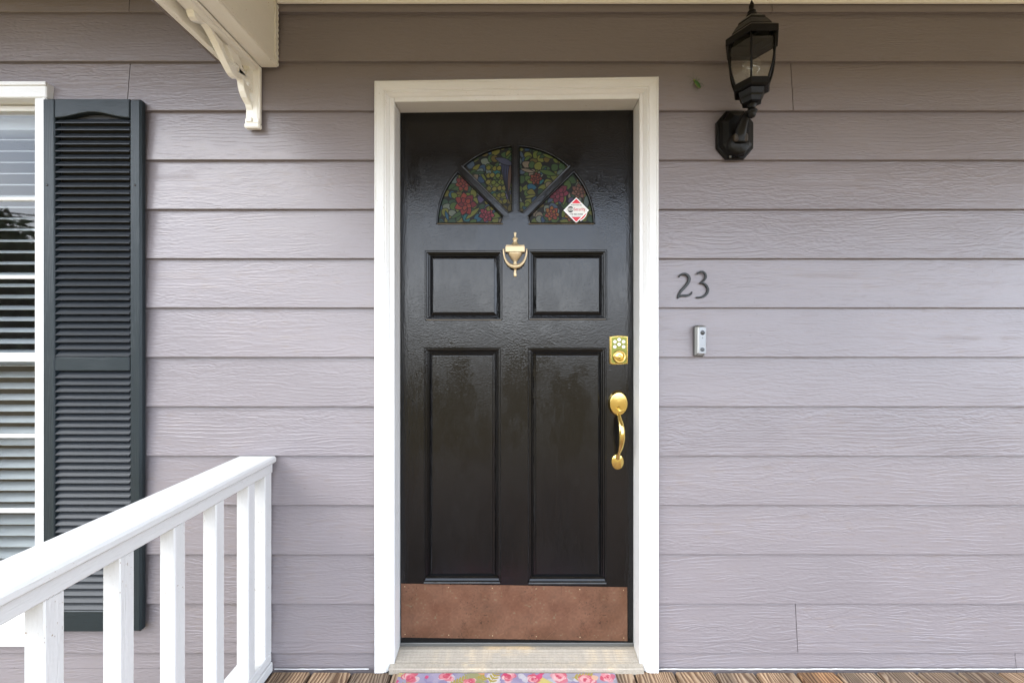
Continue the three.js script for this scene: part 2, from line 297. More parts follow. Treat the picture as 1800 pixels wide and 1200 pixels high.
// ---------------------------------------------------------------- deck
{
  const deck = new THREE.Group(); deck.name = 'deck'; structure(deck); scene.add(deck); const r = rng(14), pitch = .1446;
  for (let n = -11; n < 24; n++) {
    let a = .572 + pitch * n + .0035, b = .572 + pitch * (n + 1) - .0035; if (a < -.985) a = -.985; if (b < -.96) continue;
    const dz = .004 + r() * .006, dy = .0035 - r() * .003; const g = bx(a, b, -.028 + dy, dy, dz, 2.35, .0055, 'z');
    const m = n === 3 ? 3 : [0, 1, 2, 0, 2][Math.floor(r() * 5)]; obj('deck_board', g, M.deck[m], deck);
  }
  for (const z of [.06, .8, 1.55, 2.3]) obj('joist', bx(-.985, 4.1, -.17, -.0315, z - .02, z + .02, .001), M.joist, deck);
  for (const x of [-.95, 1.5, 4.05]) for (const z of [.85, 2.25]) obj('post', bx(x - .045, x + .045, -.55, -.171, z - .045, z + .045, .002), M.joist, deck);
}
// ---------------------------------------------------------------- porch roof: ceiling, beams, brown outer board; eave of the house
const porch = thing('porch_roof', 'cream boxed porch roof projecting over the door, only its edge in view', 'roof');
{
  obj('ceiling', bx(-.86, 4.05, 2.432, 2.446, -.02, 1.25, .001), M.cream, porch);
  obj('wall_moulding', bx(-.856, 4.05, 2.4025, 2.4315, .0005, .013, .003), M.cream, porch);
  const b = obj('side_beam', bx(-.998, -.862, 2.182, 2.446, .001, 1.35, .001), M.cream, porch);
  obj('corner_moulding', [bx(-.915, -.856, 2.1745, 2.1815, .0015, 1.35, .002), bx(-.8615, -.8555, 2.182, 2.2, .0015, 1.348, .0015)], M.cream, b);
  obj('caulk_bead', tube(Array.from({ length: 30 }, (_, i) => [-.8545 + .0015 * Math.sin(i * 2.3), 2.178 + i * .0076, .004]), Array.from({ length: 30 }, (_, i) => .002 + .0014 * Math.abs(Math.sin(i * 5.1))), 5, 60), M.white, b);
  obj('wall_strip', bx(-.8617, -.8575, 2.2, 2.43, .0012, .014, .001), M.cream, b);
  obj('rake_board', bx(-1.013, -1.0042, 2.138, 2.50, .001, 1.36, .002), M.fascia, porch);
  obj('liner_board', bx(-1.004, -.9835, 2.1395, 2.1815, .001, 1.35, .002), M.cream, porch);
  obj('filler_board', bx(-1.004, -.9985, 2.182, 2.446, .001, 1.35, .001), M.cream, porch);
  obj('front_beam', bx(-.861, 4.05, 2.16, 2.431, 1.251, 1.35, .002), M.cream, porch);
  obj('roof_deck', bx(-1.06, 4.12, 2.5015, 2.58, -.022, 1.43, .002), std({ color: C(.05, .05, .052), roughness: .9 }), porch);
}
{
  const eave = thing('house_eave', 'dark shaded eave along the top left of the wall', 'eave');
  obj('soffit', bx(-3.7, -1.024, 2.452, 2.468, -.021, .56, .001), std({ color: C(.4, .37, .32), roughness: .6 }), eave);
  obj('fascia', bx(-3.7, -1.024, 2.42, 2.62, .561, .585, .002), M.white, eave);
  obj('shingles', bx(-3.7, -1.07, 2.621, 2.66, -.2, .64, .004), std({ color: C(.06, .058, .056), roughness: .95 }), eave);
}
{ // scroll bracket
  const br = thing('scroll_bracket', 'cream fretwork scroll bracket under the porch beam', 'bracket', [-.947, 1.949, 0]);
  const oy = 1.949, fr = [[0, 1.984], [.006, 1.996], [.012, 2.006], [.024, 2.020], [.027, 2.027], [.036, 2.032], [.050, 2.041], [.0613, 2.055], [.068, 2.072], [.0705, 2.0865], [.078, 2.0875], [.0965, 2.0765], [.112, 2.075], [.126, 2.0795], [.140, 2.0885], [.153, 2.098], [.178, 2.119], [.205, 2.139], [.226, 2.151], [.242, 2.156], [.249, 2.150], [.2625, 2.143], [.277, 2.138], [.288, 2.141], [.2935, 2.149], [.296, 2.157], [.305, 2.160]].map(p => [p[0], p[1] - oy]);
  const outline = [...fr, [.312, 2.160 - oy], [.0, 2.160 - oy]];
  const ell = (cz, cy, a, b, t, n = 14) => Array.from({ length: n }, (_, i) => { const w = i / n * 2 * Math.PI, x = Math.cos(w) * a, y = Math.sin(w) * b; return [cz + x * Math.cos(t) - y * Math.sin(t), cy - oy + x * Math.sin(t) + y * Math.cos(t)]; }).reverse();
  const poly = P => P.map(p => [p[0], p[1] - oy]);
  const holes = [ell(.142, 2.127, .034, .0105, .62), ell(.103, 2.112, .013, .012, 0), poly([[.096, 2.157], [.038, 2.157], [.036, 2.146], [.058, 2.119], [.070, 2.128]]), poly([[.222, 2.1575], [.146, 2.1575], [.152, 2.152], [.184, 2.148]]), ell(.046, 2.098, .012, .014, .5), ell(.024, 2.062, .010, .021, -.35)];
  let g = extr(outline, .022, .0012, [0, 0, 0], holes); g.rotateY(-Math.PI / 2); g.translate(.011, 0, 0); g = uvm(g, 'z'); obj('scroll_plate', g, M.cream, br);
  obj('top_strip', [bx(-.016, .034, .2115, .225, .016, .34, .003), bx(-.012, .030, .2075, .2114, .0165, .338, .002)], M.cream, br);
  obj('wall_strip', [bx(-.016, .034, .018, .225, .0005, .0155, .003), bx(-.012, .028, .03, .20, .0155, .0175, .001)], M.cream, br);
  obj('foot', [bx(-.019, .036, 0, .018, .0005, .022, .004), bx(-.016, .033, .0181, .034, .0157, .019, .0015), bx(-.0115, .011, .02, .036, .0175, .024, .002)], M.cream, br);
}

// ---------------------------------------------------------------- door frame and threshold
{
  const f = thing('door_frame', 'white painted door casing and jambs round the black front door', 'door frame');
  const ZB = -.026, zt = .0175;
  // brick moulding: profile across the width (from outer edge), swept straight, head slightly out of level as in the house
  const prof = [[0, ZB], [0, zt - .003], [.003, zt], [.006, zt], [.0075, zt - .002], [.010, zt - .0005], [.034, zt - .001], [.0365, zt - .0045], [.041, zt - .0035], [.0445, zt - .007], [.050, zt - .0125], [.052, zt - .017], [.052, ZB]];
  const tl = 2.119, tr = 2.134;                                         // outer top at left and right
  function sweep(P0, P1, q0, q1) {                                      // P: outer line, q: inner direction vectors at both ends (mitre)
    const pos = [], idx = [], n = prof.length;
    for (const [P, q] of [[P0, q0], [P1, q1]]) for (const [d, z] of prof) pos.push([P[0] + q[0] * d, P[1] + q[1] * d, z]);
    for (let i = 0; i < n; i++) { const a = i, b = (i + 1) % n; idx.push(a, b, a + n, b, b + n, a + n); }
    for (let i = 1; i < n - 1; i++) { idx.push(0, i + 1, i); idx.push(n, n + i, n + i + 1); }
    return geoOf(pos, idx);
  }
  const flip = g => g;
  obj('side_casing', uvm(sweep([DX[0], .004], [DX[0], tl], [1, 0], [1, -1]), 'y'), M.white, f);
  obj('side_casing', uvm(sweep([DX[1], .004], [DX[1], tr], [-1, 0], [-1, -1]), 'y'), M.white, f);
  obj('head_casing', uvm(sweep([DX[0] + .0004, tl + .0002], [DX[1] - .0004, tr + .0002], [1, -1], [-1, -1]), 'x'), M.white, f);
  // jambs: inner faces; weather strip behind
  obj('side_jamb', bx(-.4695, -.4355, .012, 2.078, -.12, .0005, .002), M.white, f);
  obj('side_jamb', bx(.4505, .4845, .012, 2.088, -.12, .0005, .002), M.white, f);
  let h = bx(-.435, .45, 2.0560, 2.090, -.12, 0, .002); { const p = h.attributes.position; for (let i = 0; i < p.count; i++) p.setY(i, p.getY(i) + (p.getX(i) + .435) / .885 * .0115 - .003); h.computeVertexNormals(); } obj('head_jamb', h, M.white, f);
  const c = thing('threshold', 'worn ribbed metal threshold under the black door', 'threshold');
  const pr = [[-.115, .001], [-.115, .034], [-.062, .034]]; for (let i = 0; i < 9; i++) { const z = -.058 + i * .0066, y = .0335 - i * .0009; pr.push([z, y], [z + .0012, y + .0014], [z + .0042, y + .0013], [z + .0054, y - .0002]); }
  pr.push([.004, .0245], [.027, .0195], [.0285, .022], [.031, .0215], [.0315, .003], [.0315, .001]);
  const mk = (x0, x1, P) => { let g = extr(P, x1 - x0, 0); g.rotateY(-Math.PI / 2); g.translate(x1, 0, 0); return uvm(g, 'x'); };
  obj('ribbed_plate', mk(-.4345, .4495, pr.filter(q => q[0] < .0001).concat([[0, .001]])), M.sill, c);
  obj('nosing', mk(-.4495, .4605, [[.0002, .001], [.0002, .0255], [.004, .0245], [.0145, .0205], [.0155, .0225], [.018, .022], [.0195, .019], [.0195, .001]]), M.sill, c);
  obj('rubber_seal', bx(-.434, .449, .0345, .0415, -.1145, -.078, .002), M.rubber, c);
}

// ---------------------------------------------------------------- front door
const ZD = -.075;
{
  const d = thing('front_door', 'glossy black panelled front door with fan light and copper kick plate', 'door', [0, .0425, ZD]);
  const L = (px, py) => { const p = at(px, py, ZD); return [p[0], p[1] - .0425]; };
  const rc = (x0, x1, y0, y1) => { const a = L(x0, y1), b = L(x1, y0); return rect(a[0], b[0], a[1], b[1]); };
  const panels = [rc(746.5, 883, 440, 563.5), rc(928.5, 1067.5, 439, 562.5), rc(745, 880, 610.5, 1023), rc(928, 1066, 611, 1024)];
  // fan light wedges
  const cpx = 906.5, cpy = 394, pxm = 1 / 464, Rr = 140.5 * pxm, [cx, cy] = L(cpx, cpy);
  const wedge = (a0, h0, a1, h1, r0) => {
    const ray = (a, h, sgn, r) => { const t = Math.sqrt(r * r - h * h); return [cx + t * Math.cos(a) - sgn * h * Math.sin(a), cy + t * Math.sin(a) + sgn * h * Math.cos(a)]; };
    const p0 = ray(a0, h0, 1, Rr), p1 = ray(a1, h1, -1, Rr), b0 = Math.atan2(p0[1] - cy, p0[0] - cx), b1 = Math.atan2(p1[1] - cy, p1[0] - cx), out = [ray(a0, h0, 1, r0)];
    for (let i = 0; i <= 10; i++) { const b = mix(b0, b1, i / 10); out.push([cx + Rr * Math.cos(b), cy + Rr * Math.sin(b)]); }
    out.push(ray(a1, h1, -1, r0)); return out;
  };
  const q = Math.PI / 4, hw = 3.9 * pxm, hv = 3.6 * pxm;
  const wedges = [wedge(3 * q, hw, Math.PI, 0.0001, 24 * pxm), wedge(2 * q, hv, 3 * q, hw, 23 * pxm), wedge(q, hw, 2 * q, hv, 23 * pxm), wedge(0, 0.0001, q, hw, 24 * pxm)];
  const w0 = -.4345, w1 = .4495, ht = 2.012;
  const out = [[w0, 0], [w1, 0], [w1, ht + .0085], [w0, ht - .001]];
  obj('slab', extr(out, .044, .0015, [0, 0, -.044], [...panels, ...wedges].map(P => inset(P, .0015).slice().reverse())), M.door, d);
  panels.forEach((P, i) => {
    const low = i > 1;
    obj('panel_moulding', rings(P, [[.0005, -.0002], [.003, .0022], [.0065, .002], [.0085, -.0045], [.012, -.0055], [.0155, -.0105], [.0175, -.0110]], false), M.door, d);
    const Q = inset(P, .0170); const pan = obj('raised_panel', rings(Q, [[0, -.013], [.0015, -.0105], [.013, -.0042], [.0142, -.0028], [.0160, -.0026]], true), M.door, d);
    if (low) { const [a, b] = [P[0], P[1]]; const len = b[0] - a[0]; let g = extr([[-.008, 0], [.011, 0], [.0125, .003], [.011, .007], [.006, .010], [.003, .016], [-.003, .021], [-.010, .024]], len, 0); g.rotateY(-Math.PI / 2); g.translate(b[0], a[1], 0); const p = g.attributes.position, mx = (a[0] + b[0]) / 2; for (let k = 0; k < p.count; k++) { const t = (p.getY(k) - a[1]) / .024; p.setX(k, p.getX(k) + Math.sign(mx - p.getX(k)) * t * .012); } obj('sill_moulding', uvm(g, 'x'), M.door, d); }
  });
  // print on the window film behind the panes: flowers, leaves and pebbles in black leading
  const film = canvasTex(1024, 512, (g, w, h) => {
    const r = rng(203), pick = a => a[Math.floor(r() * a.length)];
    const greens = ['#5d7a35', '#4a6b3a', '#7d8a35', '#3d5f46', '#8c8f3c'], warm = ['#a04438', '#b5533a', '#b8742f', '#9c3b4a'], cool = ['#2f6f8f', '#3f5f86', '#5a6f8a', '#2a7a80', '#6a5f8c'], pale = ['#8f9a8c', '#a08f7c', '#7c8f90'];
    g.fillStyle = '#1a1c12'; g.fillRect(0, 0, w, h); g.lineJoin = 'round';
    const shape = (P, c, lw = 4) => { g.beginPath(); g.moveTo(P[0][0], P[0][1]); const n = P.length; for (let i = 0; i < n; i++) { const a = P[i], b = P[(i + 1) % n]; g.quadraticCurveTo(a[0], a[1], (a[0] + b[0]) / 2, (a[1] + b[1]) / 2); } g.closePath(); g.fillStyle = c; g.fill(); g.lineWidth = lw; g.strokeStyle = '#0a0906'; g.stroke(); };
    const leaf = (x, y, a, l, b, c) => { const ca = Math.cos(a), sa = Math.sin(a), T = (u, v) => [x + u * ca - v * sa, y + u * sa + v * ca]; g.beginPath(); g.moveTo(...T(0, 0)); g.quadraticCurveTo(...T(l * .5, b), ...T(l, 0)); g.quadraticCurveTo(...T(l * .5, -b), ...T(0, 0)); g.fillStyle = c; g.fill(); g.lineWidth = 4; g.strokeStyle = '#0a0906'; g.stroke(); };
    for (let y = -20; y < h + 30; y += 42) for (let x = -20; x < w + 40; x += 46) { const n = 6, P = [], ox = x + (r() - .5) * 34, oy = y + (r() - .5) * 30; for (let i = 0; i < n; i++) { const a = i / n * 6.283 + r() * .5, rr = 22 + r() * 15; P.push([ox + Math.cos(a) * rr, oy + Math.sin(a) * rr]); } shape(P, pick(r() < .5 ? greens : r() < .4 ? cool : r() < .5 ? pale : ['#8a8430', '#7a6a2c']), 4); }
    for (let i = 0; i < 75; i++) leaf(r() * w, r() * h, r() * 6.28, 46 + r() * 80, 16 + r() * 24, pick(r() < .62 ? greens : r() < .6 ? cool : pale));
    const flower = (x, y, s, pal) => { for (let k = 0; k < 7; k++) { const a = k / 7 * 6.28 + r() * .3; leaf(x, y, a, s, s * .62, pick(pal)); } for (let k = 0; k < 5; k++) { const a = k / 5 * 6.28 + .5; leaf(x, y, a, s * .6, s * .42, pick(pal)); } shape([[x - s * .2, y], [x, y - s * .2], [x + s * .2, y], [x, y + s * .2]], pick(pal), 3); };
    flower(195, 380, 74, ['#a03a36', '#8a2f38', '#b04a3a']); flower(330, 445, 52, ['#a03348', '#b8485a']); flower(185, 250, 55, ['#9c3b40', '#a8503c']); flower(780, 310, 70, ['#8f3048', '#a03f58']); flower(910, 300, 52, ['#a07060', '#8f5f50']); flower(740, 440, 50, ['#b8742f', '#b5533a']); flower(640, 220, 42, ['#9a4a2f', '#8a3f2c']); flower(860, 450, 45, ['#b8862f', '#b5633a']);
    for (let i = 0; i < 26; i++) { const x = 330 + (i % 4) * 34 + r() * 20, y = 150 + Math.floor(i / 4) * 42 + r() * 10; shape([[x - 20, y], [x, y - 20], [x + 20, y], [x, y + 20], [x - 14, y + 14]], pick(['#8f8a30', '#7d8a35', '#9a9240']), 4); }
    for (let i = 0; i < 5; i++) leaf(415 + i * 16, 90 + i * 6, 1.35 + i * .07, 290 - i * 22, 22, pick(['#5a5f7c', '#4a5078', '#6a6a86', '#7a5a4c'])); leaf(380, 90, .35, 130, 40, '#565a78');
    g.globalAlpha = .12; for (let i = 0; i < 3000; i++) { g.fillStyle = r() < .5 ? '#000' : '#ccb'; g.fillRect(r() * w, r() * h, 2, 2); } g.globalAlpha = 1;
  });
  const paneMat = phy({ color: C(.25, .25, .235), map: film, roughness: .4, specularIntensity: .35 });
  wedges.forEach((P, i) => {
    obj('light_moulding', rings(P, [[.0003, -.0002], [.0012, .004], [.0035, .0045], [.005, .001], [.0065, .0006], [.0100, -.011]], false), M.door, d);
    const I = inset(P, .009); let g = rings(I, [[0, -.013], [.0006, -.0095]], true); const p = g.attributes.position, uv = g.attributes.uv;
    for (let k = 0; k < p.count; k++) uv.setXY(k, (p.getX(k) - cx + .31) / .62, (p.getY(k) - cy) / .31);
    const pane = obj('fan_pane', g, paneMat, d);
    if (i === 3) {
      pane.userData.label = 'fan pane carrying a red and white security sticker';
      const [sx, sy] = L(1013.5, 368.6); const hh = .0485;
      const tex = canvasTex(512, 512, (c, w) => {
        c.fillStyle = '#fff'; c.fillRect(0, 0, w, w); c.fillStyle = '#e9e8e2'; const D = k => { c.beginPath(); c.moveTo(256, 256 - k); c.lineTo(256 + k, 256); c.lineTo(256, 256 + k); c.lineTo(256 - k, 256); c.closePath(); };
        D(232); c.fill(); c.save(); D(232); c.clip(); c.fillStyle = '#e3122f'; c.fillRect(0, 0, w, 118); c.fillRect(0, 392, w, 130); c.restore();
        c.textAlign = 'center'; c.textBaseline = 'middle'; c.fillStyle = '#55544f'; c.font = 'bold 36px sans-serif'; c.fillText('Protected by', 256, 150);
        c.beginPath(); c.arc(140, 238, 62, 0, 7); c.fillStyle = '#111'; c.fill(); c.fillStyle = '#e9e8e2'; c.fillRect(84, 210, 112, 54); c.fillStyle = '#222'; c.font = 'bold 50px sans-serif'; c.fillText('EMC', 140, 238, 104);
        c.fillStyle = '#c5142c'; c.font = 'bold 86px sans-serif'; c.fillText('Security', 322, 236, 232);
        c.fillStyle = '#222'; c.font = 'bold 46px sans-serif'; c.fillText('770-963-0305', 256, 336, 270); c.fillStyle = '#2a5f8f'; c.font = 'bold 20px sans-serif'; c.fillText('www.emcsecurity.com', 256, 378, 190);
      });
      const dia = (r, x, y) => [[x, y - r], [x + r, y], [x, y + r], [x - r, y]];
      let sg = extr(dia(hh, 0, 0), .0008, 0); const up = sg.attributes.position, uu = sg.attributes.uv; for (let k = 0; k < up.count; k++) uu.setXY(k, (up.getX(k) / hh + 1) / 2, (up.getY(k) / hh + 1) / 2); sg.translate(sx, sy, -.0070);
      obj('security_sticker', sg, std({ color: C(.8, .8, .8), map: tex, roughness: .4 }), pane).userData.label = 'diamond shaped red and white security sticker';
      const arc = []; for (let k = 0; k <= 12; k++) { const a = -1.2 + k / 12 * 1.35; arc.push([Math.cos(a) * .043, Math.sin(a) * .043]); } arc.push([0, 0]);
      obj('round_sticker', [extr(offs(arc, sx, sy), .0006, 0, [0, 0, -.0088])], std({ color: C(.8, .78, .74), roughness: .4 }), pane);
      obj('round_sticker', [extr(offs(arc.map(v => [v[0] * .93, v[1] * .93]), sx, sy), .0004, 0, [0, 0, -.0081])], std({ color: C(.6, .01, .015), roughness: .4 }), pane);
    }
  });
  const worn = std({ color: C(.10, .072, .04), roughness: .8 });
  for (const [a, b, y] of [[749, 881, 562.2], [931, 1065, 561.2], [769, 884, 393.6], [929, 1044, 393.6]]) { const p0 = L(a, y), p1 = L(b, y); obj('worn_edge', bx(p0[0], p1[0], p0[1] - .0012, p0[1] + .0012, .0002, .0048, .0004), worn, d).userData.label = 'strip of bare brown wood where the paint has worn'; }
  // kick plate, a little askew, nailed
  { const P = [L(705.5, 1119.5), L(1103, 1126), L(1102.5, 1031.5), L(705, 1025)]; const k = obj('kick_plate', extr(P, .0016, .0003, [0, 0, .0004]), M.copper, d);
    for (let i = 0; i < 6; i++) for (const t of [0, 1]) { const u = (i + .085) / 5.17, x = mix(P[t ? 0 : 3][0], P[t ? 1 : 2][0], u), y = mix(P[t ? 0 : 3][1], P[t ? 1 : 2][1], u) + (t ? .012 : -.011); obj('nail', lathe([[.0001, .0016], [.0011, .0012], [.0018, 0]], 8, [1, 1, 1]).rotateX(Math.PI / 2).translate(x, y, .0020), M.satin, k); } }
  obj('door_sweep', bx(w0 + .001, w1 - .001, -.006, .0055, .0003, .006, .001), M.steelDark, d);
  // knocker
  { const kx = L(905.5, 440)[0], Y = py => L(905, py)[1], m = pxm; const k = new THREE.Group(); k.name = 'knocker'; d.add(k);
    const body = [[.01, 487], [2.2, 486], [2.9, 484], [2.5, 481], [2.0, 477], [2.4, 473], [5.5, 470.5], [5.5, 469], [4.5, 466], [3.2, 463], [3.2, 459], [6, 457], [9.5, 452], [12.5, 447], [13.2, 443.5], [6, 443]].map(([r, y]) => [r * m, Y(y)]);
    obj('backplate', [lathe(body, 20, [1, 1, .7], [kx, 0, .003]), bx(kx - 17 * m, kx + 17 * m, Y(444.5), Y(434), 0, .020, .002), bx(kx - 16 * m, kx + 16 * m, Y(434), Y(432), 0, .017, .001), lathe([[15, 432.2], [9, 431], [5, 428], [3.4, 425], [3.2, 422.5], [5.2, 420.5], [4.8, 419], [2.2, 417.5], [1.6, 415], [2.3, 411], [2.3, 409.5], [1.4, 408.3], [.01, 408]].reverse().map(([r, y]) => [r * m, Y(y)]).reverse(), 20, [1, 1, .6], [kx, 0, .003])], M.satin, k);
    const pts = [], rad = []; for (let i = 0; i <= 16; i++) { const a = Math.PI * i / 16; pts.push([kx - Math.cos(a) * 20.2 * m, Y(438.5) - Math.pow(Math.sin(a), .85) * 31.5 * m, .013 + .006 * Math.sin(a)]); rad.push((1.5 + 2.5 * Math.pow(Math.sin(a), 3)) * m); }
    obj('striker', tube(pts, rad, 8, 32), M.satin, k); }
  // keypad deadbolt
  { const k = new THREE.Group(); k.name = 'keypad_lock'; d.add(k); const [x0, y1] = L(1071.5, 589.5), [x1, y0] = L(1103, 640.5), xm = (x0 + x1) / 2; const arc = []; const A = (ya, s) => { for (let i = 0; i <= 8; i++) { const t = i / 8; arc.push([mix(s > 0 ? x1 : x0, s > 0 ? x0 : x1, t), ya + s * .0035 * (1 - (2 * t - 1) ** 2)]); } };
    A(y1 - .0035, 1); A(y0 + .0035, -1); const P = arc;
    obj('lock_plate', [extr(P, .010, .0035)], M.brass, k); obj('lock_inlay', extr(inset(P, .0055), .0012, .0003, [0, 0, .0094]), std({ color: C(.16, .165, .035), metalness: .8, roughness: .3 }), k); obj('lock_rim', rings(P, [[.001, .0085], [.0025, .0115], [.0045, .0115], [.0058, .0098]], false), M.brass, k);
    const nm = ['56', '34', '78', '', '12', '90']; [[349, 147], [319, 162], [380, 162], [349, 180], [319, 197], [380, 197]].forEach(([a, b], i) => {
      const [bx_, by] = L(1000 + a / 4, 560 + b / 4); const t = canvasTex(64, 64, (c) => { c.fillStyle = '#f1efe8'; c.fillRect(0, 0, 64, 64); c.fillStyle = '#3a3832'; c.textAlign = 'center'; c.textBaseline = 'middle'; c.font = 'bold 30px sans-serif'; if (nm[i]) c.fillText(nm[i], 32, 33); else { c.beginPath(); c.arc(32, 32, 11, 0, 7); c.fill(); } });
      const g = lathe([[.0064, 0], [.0064, .0014], [.0054, .0022], [.0001, .0022]], 14); g.rotateX(Math.PI / 2); const p = g.attributes.position, u = g.attributes.uv; for (let n = 0; n < p.count; n++) u.setXY(n, p.getX(n) / .0128 + .5, p.getY(n) / .0128 + .5); g.translate(bx_, by, .0105); obj('key_button', g, std({ map: t, roughness: .4 }), k); });
    const [cx2, cy2] = L(1087.5, 626.5); obj('cylinder_ring', lathe([[.0245, 0], [.0255, .004], [.0225, .010], [.0185, .010], [.0165, .0045]].slice(0), 24).rotateX(Math.PI / 2).translate(cx2, cy2, .009), M.brass, k);
    obj('key_cylinder', [lathe([[.0165, 0], [.0165, .003], [.0001, .003]], 20).rotateX(Math.PI / 2).translate(cx2, cy2, .0095), lathe([[.0085, 0], [.0085, .005], [.0001, .005]], 16).rotateX(Math.PI / 2).translate(cx2 + .001, cy2 - .001, .0105)], M.brass, k);
    obj('keyhole', bx(cx2 + .0002, cx2 + .0018, cy2 - .006, cy2 + .003, .0150, .0159, .0002), M.black, k); }
  // handle set
  { const k = new THREE.Group(); k.name = 'handle_set'; d.add(k); const [ex, ey] = L(1086.5, 708.5);
    obj('escutcheon', lathe([[.0375, 0], [.0375, .003], [.0345, .0055], [.0335, .012], [.031, .0145], [.0001, .0152]], 36, [1, 1, 1.3]).rotateX(Math.PI / 2).translate(ex, ey, 0), M.brass, k);
    obj('thumb_latch', [tube([[ex + .001, ey - .026, .012], [ex + .001, ey - .0245, .028], [ex + .002, ey - .021, .046]], [.004, .0045, .007], 8, 10, [1, .45]), extr([[-.010, 0], [.012, .001], [.010, .006], [-.006, .005]], .004, .001, [ex + .002, ey - .023, .042])], M.brass, k);
    const G = [[1086.5, 728, .012], [1087, 735, .026], [1088, 748, .042], [1088, 765, .046], [1087, 782, .036], [1085.5, 795, .020], [1085, 805, .011]].map(([x, y, z]) => { const [a, b] = L(x, y); return [a, b, z]; });
    obj('grip', tube(G, [.0085, .0085, .0115, .0120, .0095, .0072, .0078], 10, 30, [1, .8]), M.brass, k);
    const [lx, ly] = L(1085.5, 811); obj('lower_rosette', lathe([[.0235, 0], [.0235, .003], [.0215, .0065], [.0001, .008]], 30, [1, 1, 1.25]).rotateX(Math.PI / 2).translate(lx, ly, 0), M.brass, k);
    obj('screw', lathe([[.005, 0], [.0045, .003], [.0001, .0035]], 10).rotateX(Math.PI / 2).translate(lx, ly + .018, .008), M.brass, k); }
}

// ---------------------------------------------------------------- window, blind and shutter
{
  const w = thing('sash_window', 'white framed sash window with blinds beside the dark shutter', 'window');
  const [x0, x1] = WX, [y0, y1] = WY, ix0 = x0 + .044, ix1 = x1 - .044;
  obj('side_casing', [bx(ix1, x1, y0 + .06, y1 - .055, -.02, .018, .003), bx(x1 - .012, x1 - .002, y0 + .06, y1 - .056, .0181, .022, .001)], M.white, w);
  obj('side_casing', bx(x0, ix0, y0 + .06, y1 - .055, -.02, .018, .003), M.white, w);
  obj('head_casing', [bx(x0, x1, y1 - .0548, y1, -.02, .019, .003), bx(x0, x1 + .0015, y1 - .013, y1 + .001, .0192, .0235, .0015)], M.white, w);
  obj('sill', [bx(x0 - .01, x1 + .006, y0 + .028, y0 + .0598, -.10, .032, .004), bx(x0, x1, y0, y0 + .0278, -.02, .018, .002)], M.white, w);
  obj('jamb', [bx(ix0 - .012, ix0 - .0005, y0 + .06, y1 - .055, -.12, -.021, .001), bx(ix1 + .0005, ix1 + .012, y0 + .06, y1 - .055, -.12, -.021, .001), bx(ix0, ix1, y1 - .054, y1 - .042, -.12, -.021, .001)], M.white, w);
  const flaky = M.white, ym = at(0, 628, -.03)[1];
  const sash = (name, ya, yb, z, muntY, botH, topH) => {
    const f = new THREE.Group(); f.name = name; w.add(f);
    obj('stile', bx(ix1 - .05, ix1 - .001, ya, yb, z - .03, z, .002), flaky, f); obj('stile', bx(ix0 + .001, ix0 + .05, ya, yb, z - .03, z, .002), flaky, f);
    obj('rail', bx(ix0 + .0505, ix1 - .0505, yb - topH, yb, z - .03, z, .002), flaky, f); obj('rail', bx(ix0 + .0505, ix1 - .0505, ya, ya + botH, z - .03, z + .001, .002), flaky, f);
    for (const m of muntY) obj('muntin', bx(ix0 + .0505, ix1 - .0505, m - .0065, m + .0065, z - .022, z - .002, .003), flaky, f);
    const vm = []; for (const t of [1 / 3, 2 / 3]) { const cx = mix(ix0 + .05, ix1 - .05, t); obj('muntin', bx(cx - .0075, cx + .0075, ya + botH + .0005, yb - topH - .0005, z - .023, z - .0035, .003), flaky, f); }
    const pg = new THREE.PlaneGeometry(ix1 - ix0 - .09, yb - topH - ya - botH + .008); pg.translate((ix0 + ix1) / 2, (ya + botH + yb - topH) / 2, z - .0115); obj('pane', pg, M.glass, f);
  };
  const zu = -.03, zl = -.064, Yz = (p, z) => at(0, p, z)[1];
  sash('upper_sash', ym - .016, y1 - .056, zu, [Yz(350, zu - .01), Yz(487, zu - .01)], .032, .020);
  sash('lower_sash', y0 + .0605, ym + .012, zl, [Yz(766, zl - .01), Yz(897, zl - .01)], .055, .028);
  const b = thing('window_blind', 'pale slatted venetian blind hanging inside the sash window', 'blind');
  const bx0 = ix0 + .02, bx1 = ix1 - .012, zb = -.135, top = y1 - .06; obj('head_rail', bx(bx0, bx1, top - .05, top, zb - .03, zb + .03, .002), M.blind, b);
  const sg = () => { const P = [], N = 4; for (let i = 0; i <= N; i++) { const t = i / N - .5; P.push([t * .050, .0022 * (1 - 4 * t * t)]); } for (let i = N; i >= 0; i--) { const t = i / N - .5; P.push([t * .050, .0022 * (1 - 4 * t * t) - .0026]); } let g = extr(P, bx1 - bx0, 0); g.rotateY(-Math.PI / 2); g.translate(bx1, 0, 0); return uvm(g, 'x'); };
  const slat = sg(); for (let y = top - .075; y > y0 + .11; y -= .0438) { const s = obj('slat', slat, M.blind, b); s.position.set(0, y, zb); s.rotation.x = .36; }
  obj('bottom_rail', bx(bx0, bx1, y0 + .066, y0 + .086, zb - .025, zb + .025, .003), M.blind, b);
  for (const x of [bx0 + .1, bx1 - .045]) obj('ladder_cord', [bx(x - .001, x + .001, y0 + .087, top - .051, zb + .024, zb + .026, .0003), bx(x - .001, x + .001, y0 + .087, top - .051, zb - .026, zb - .024, .0003)], M.blind, b);
}
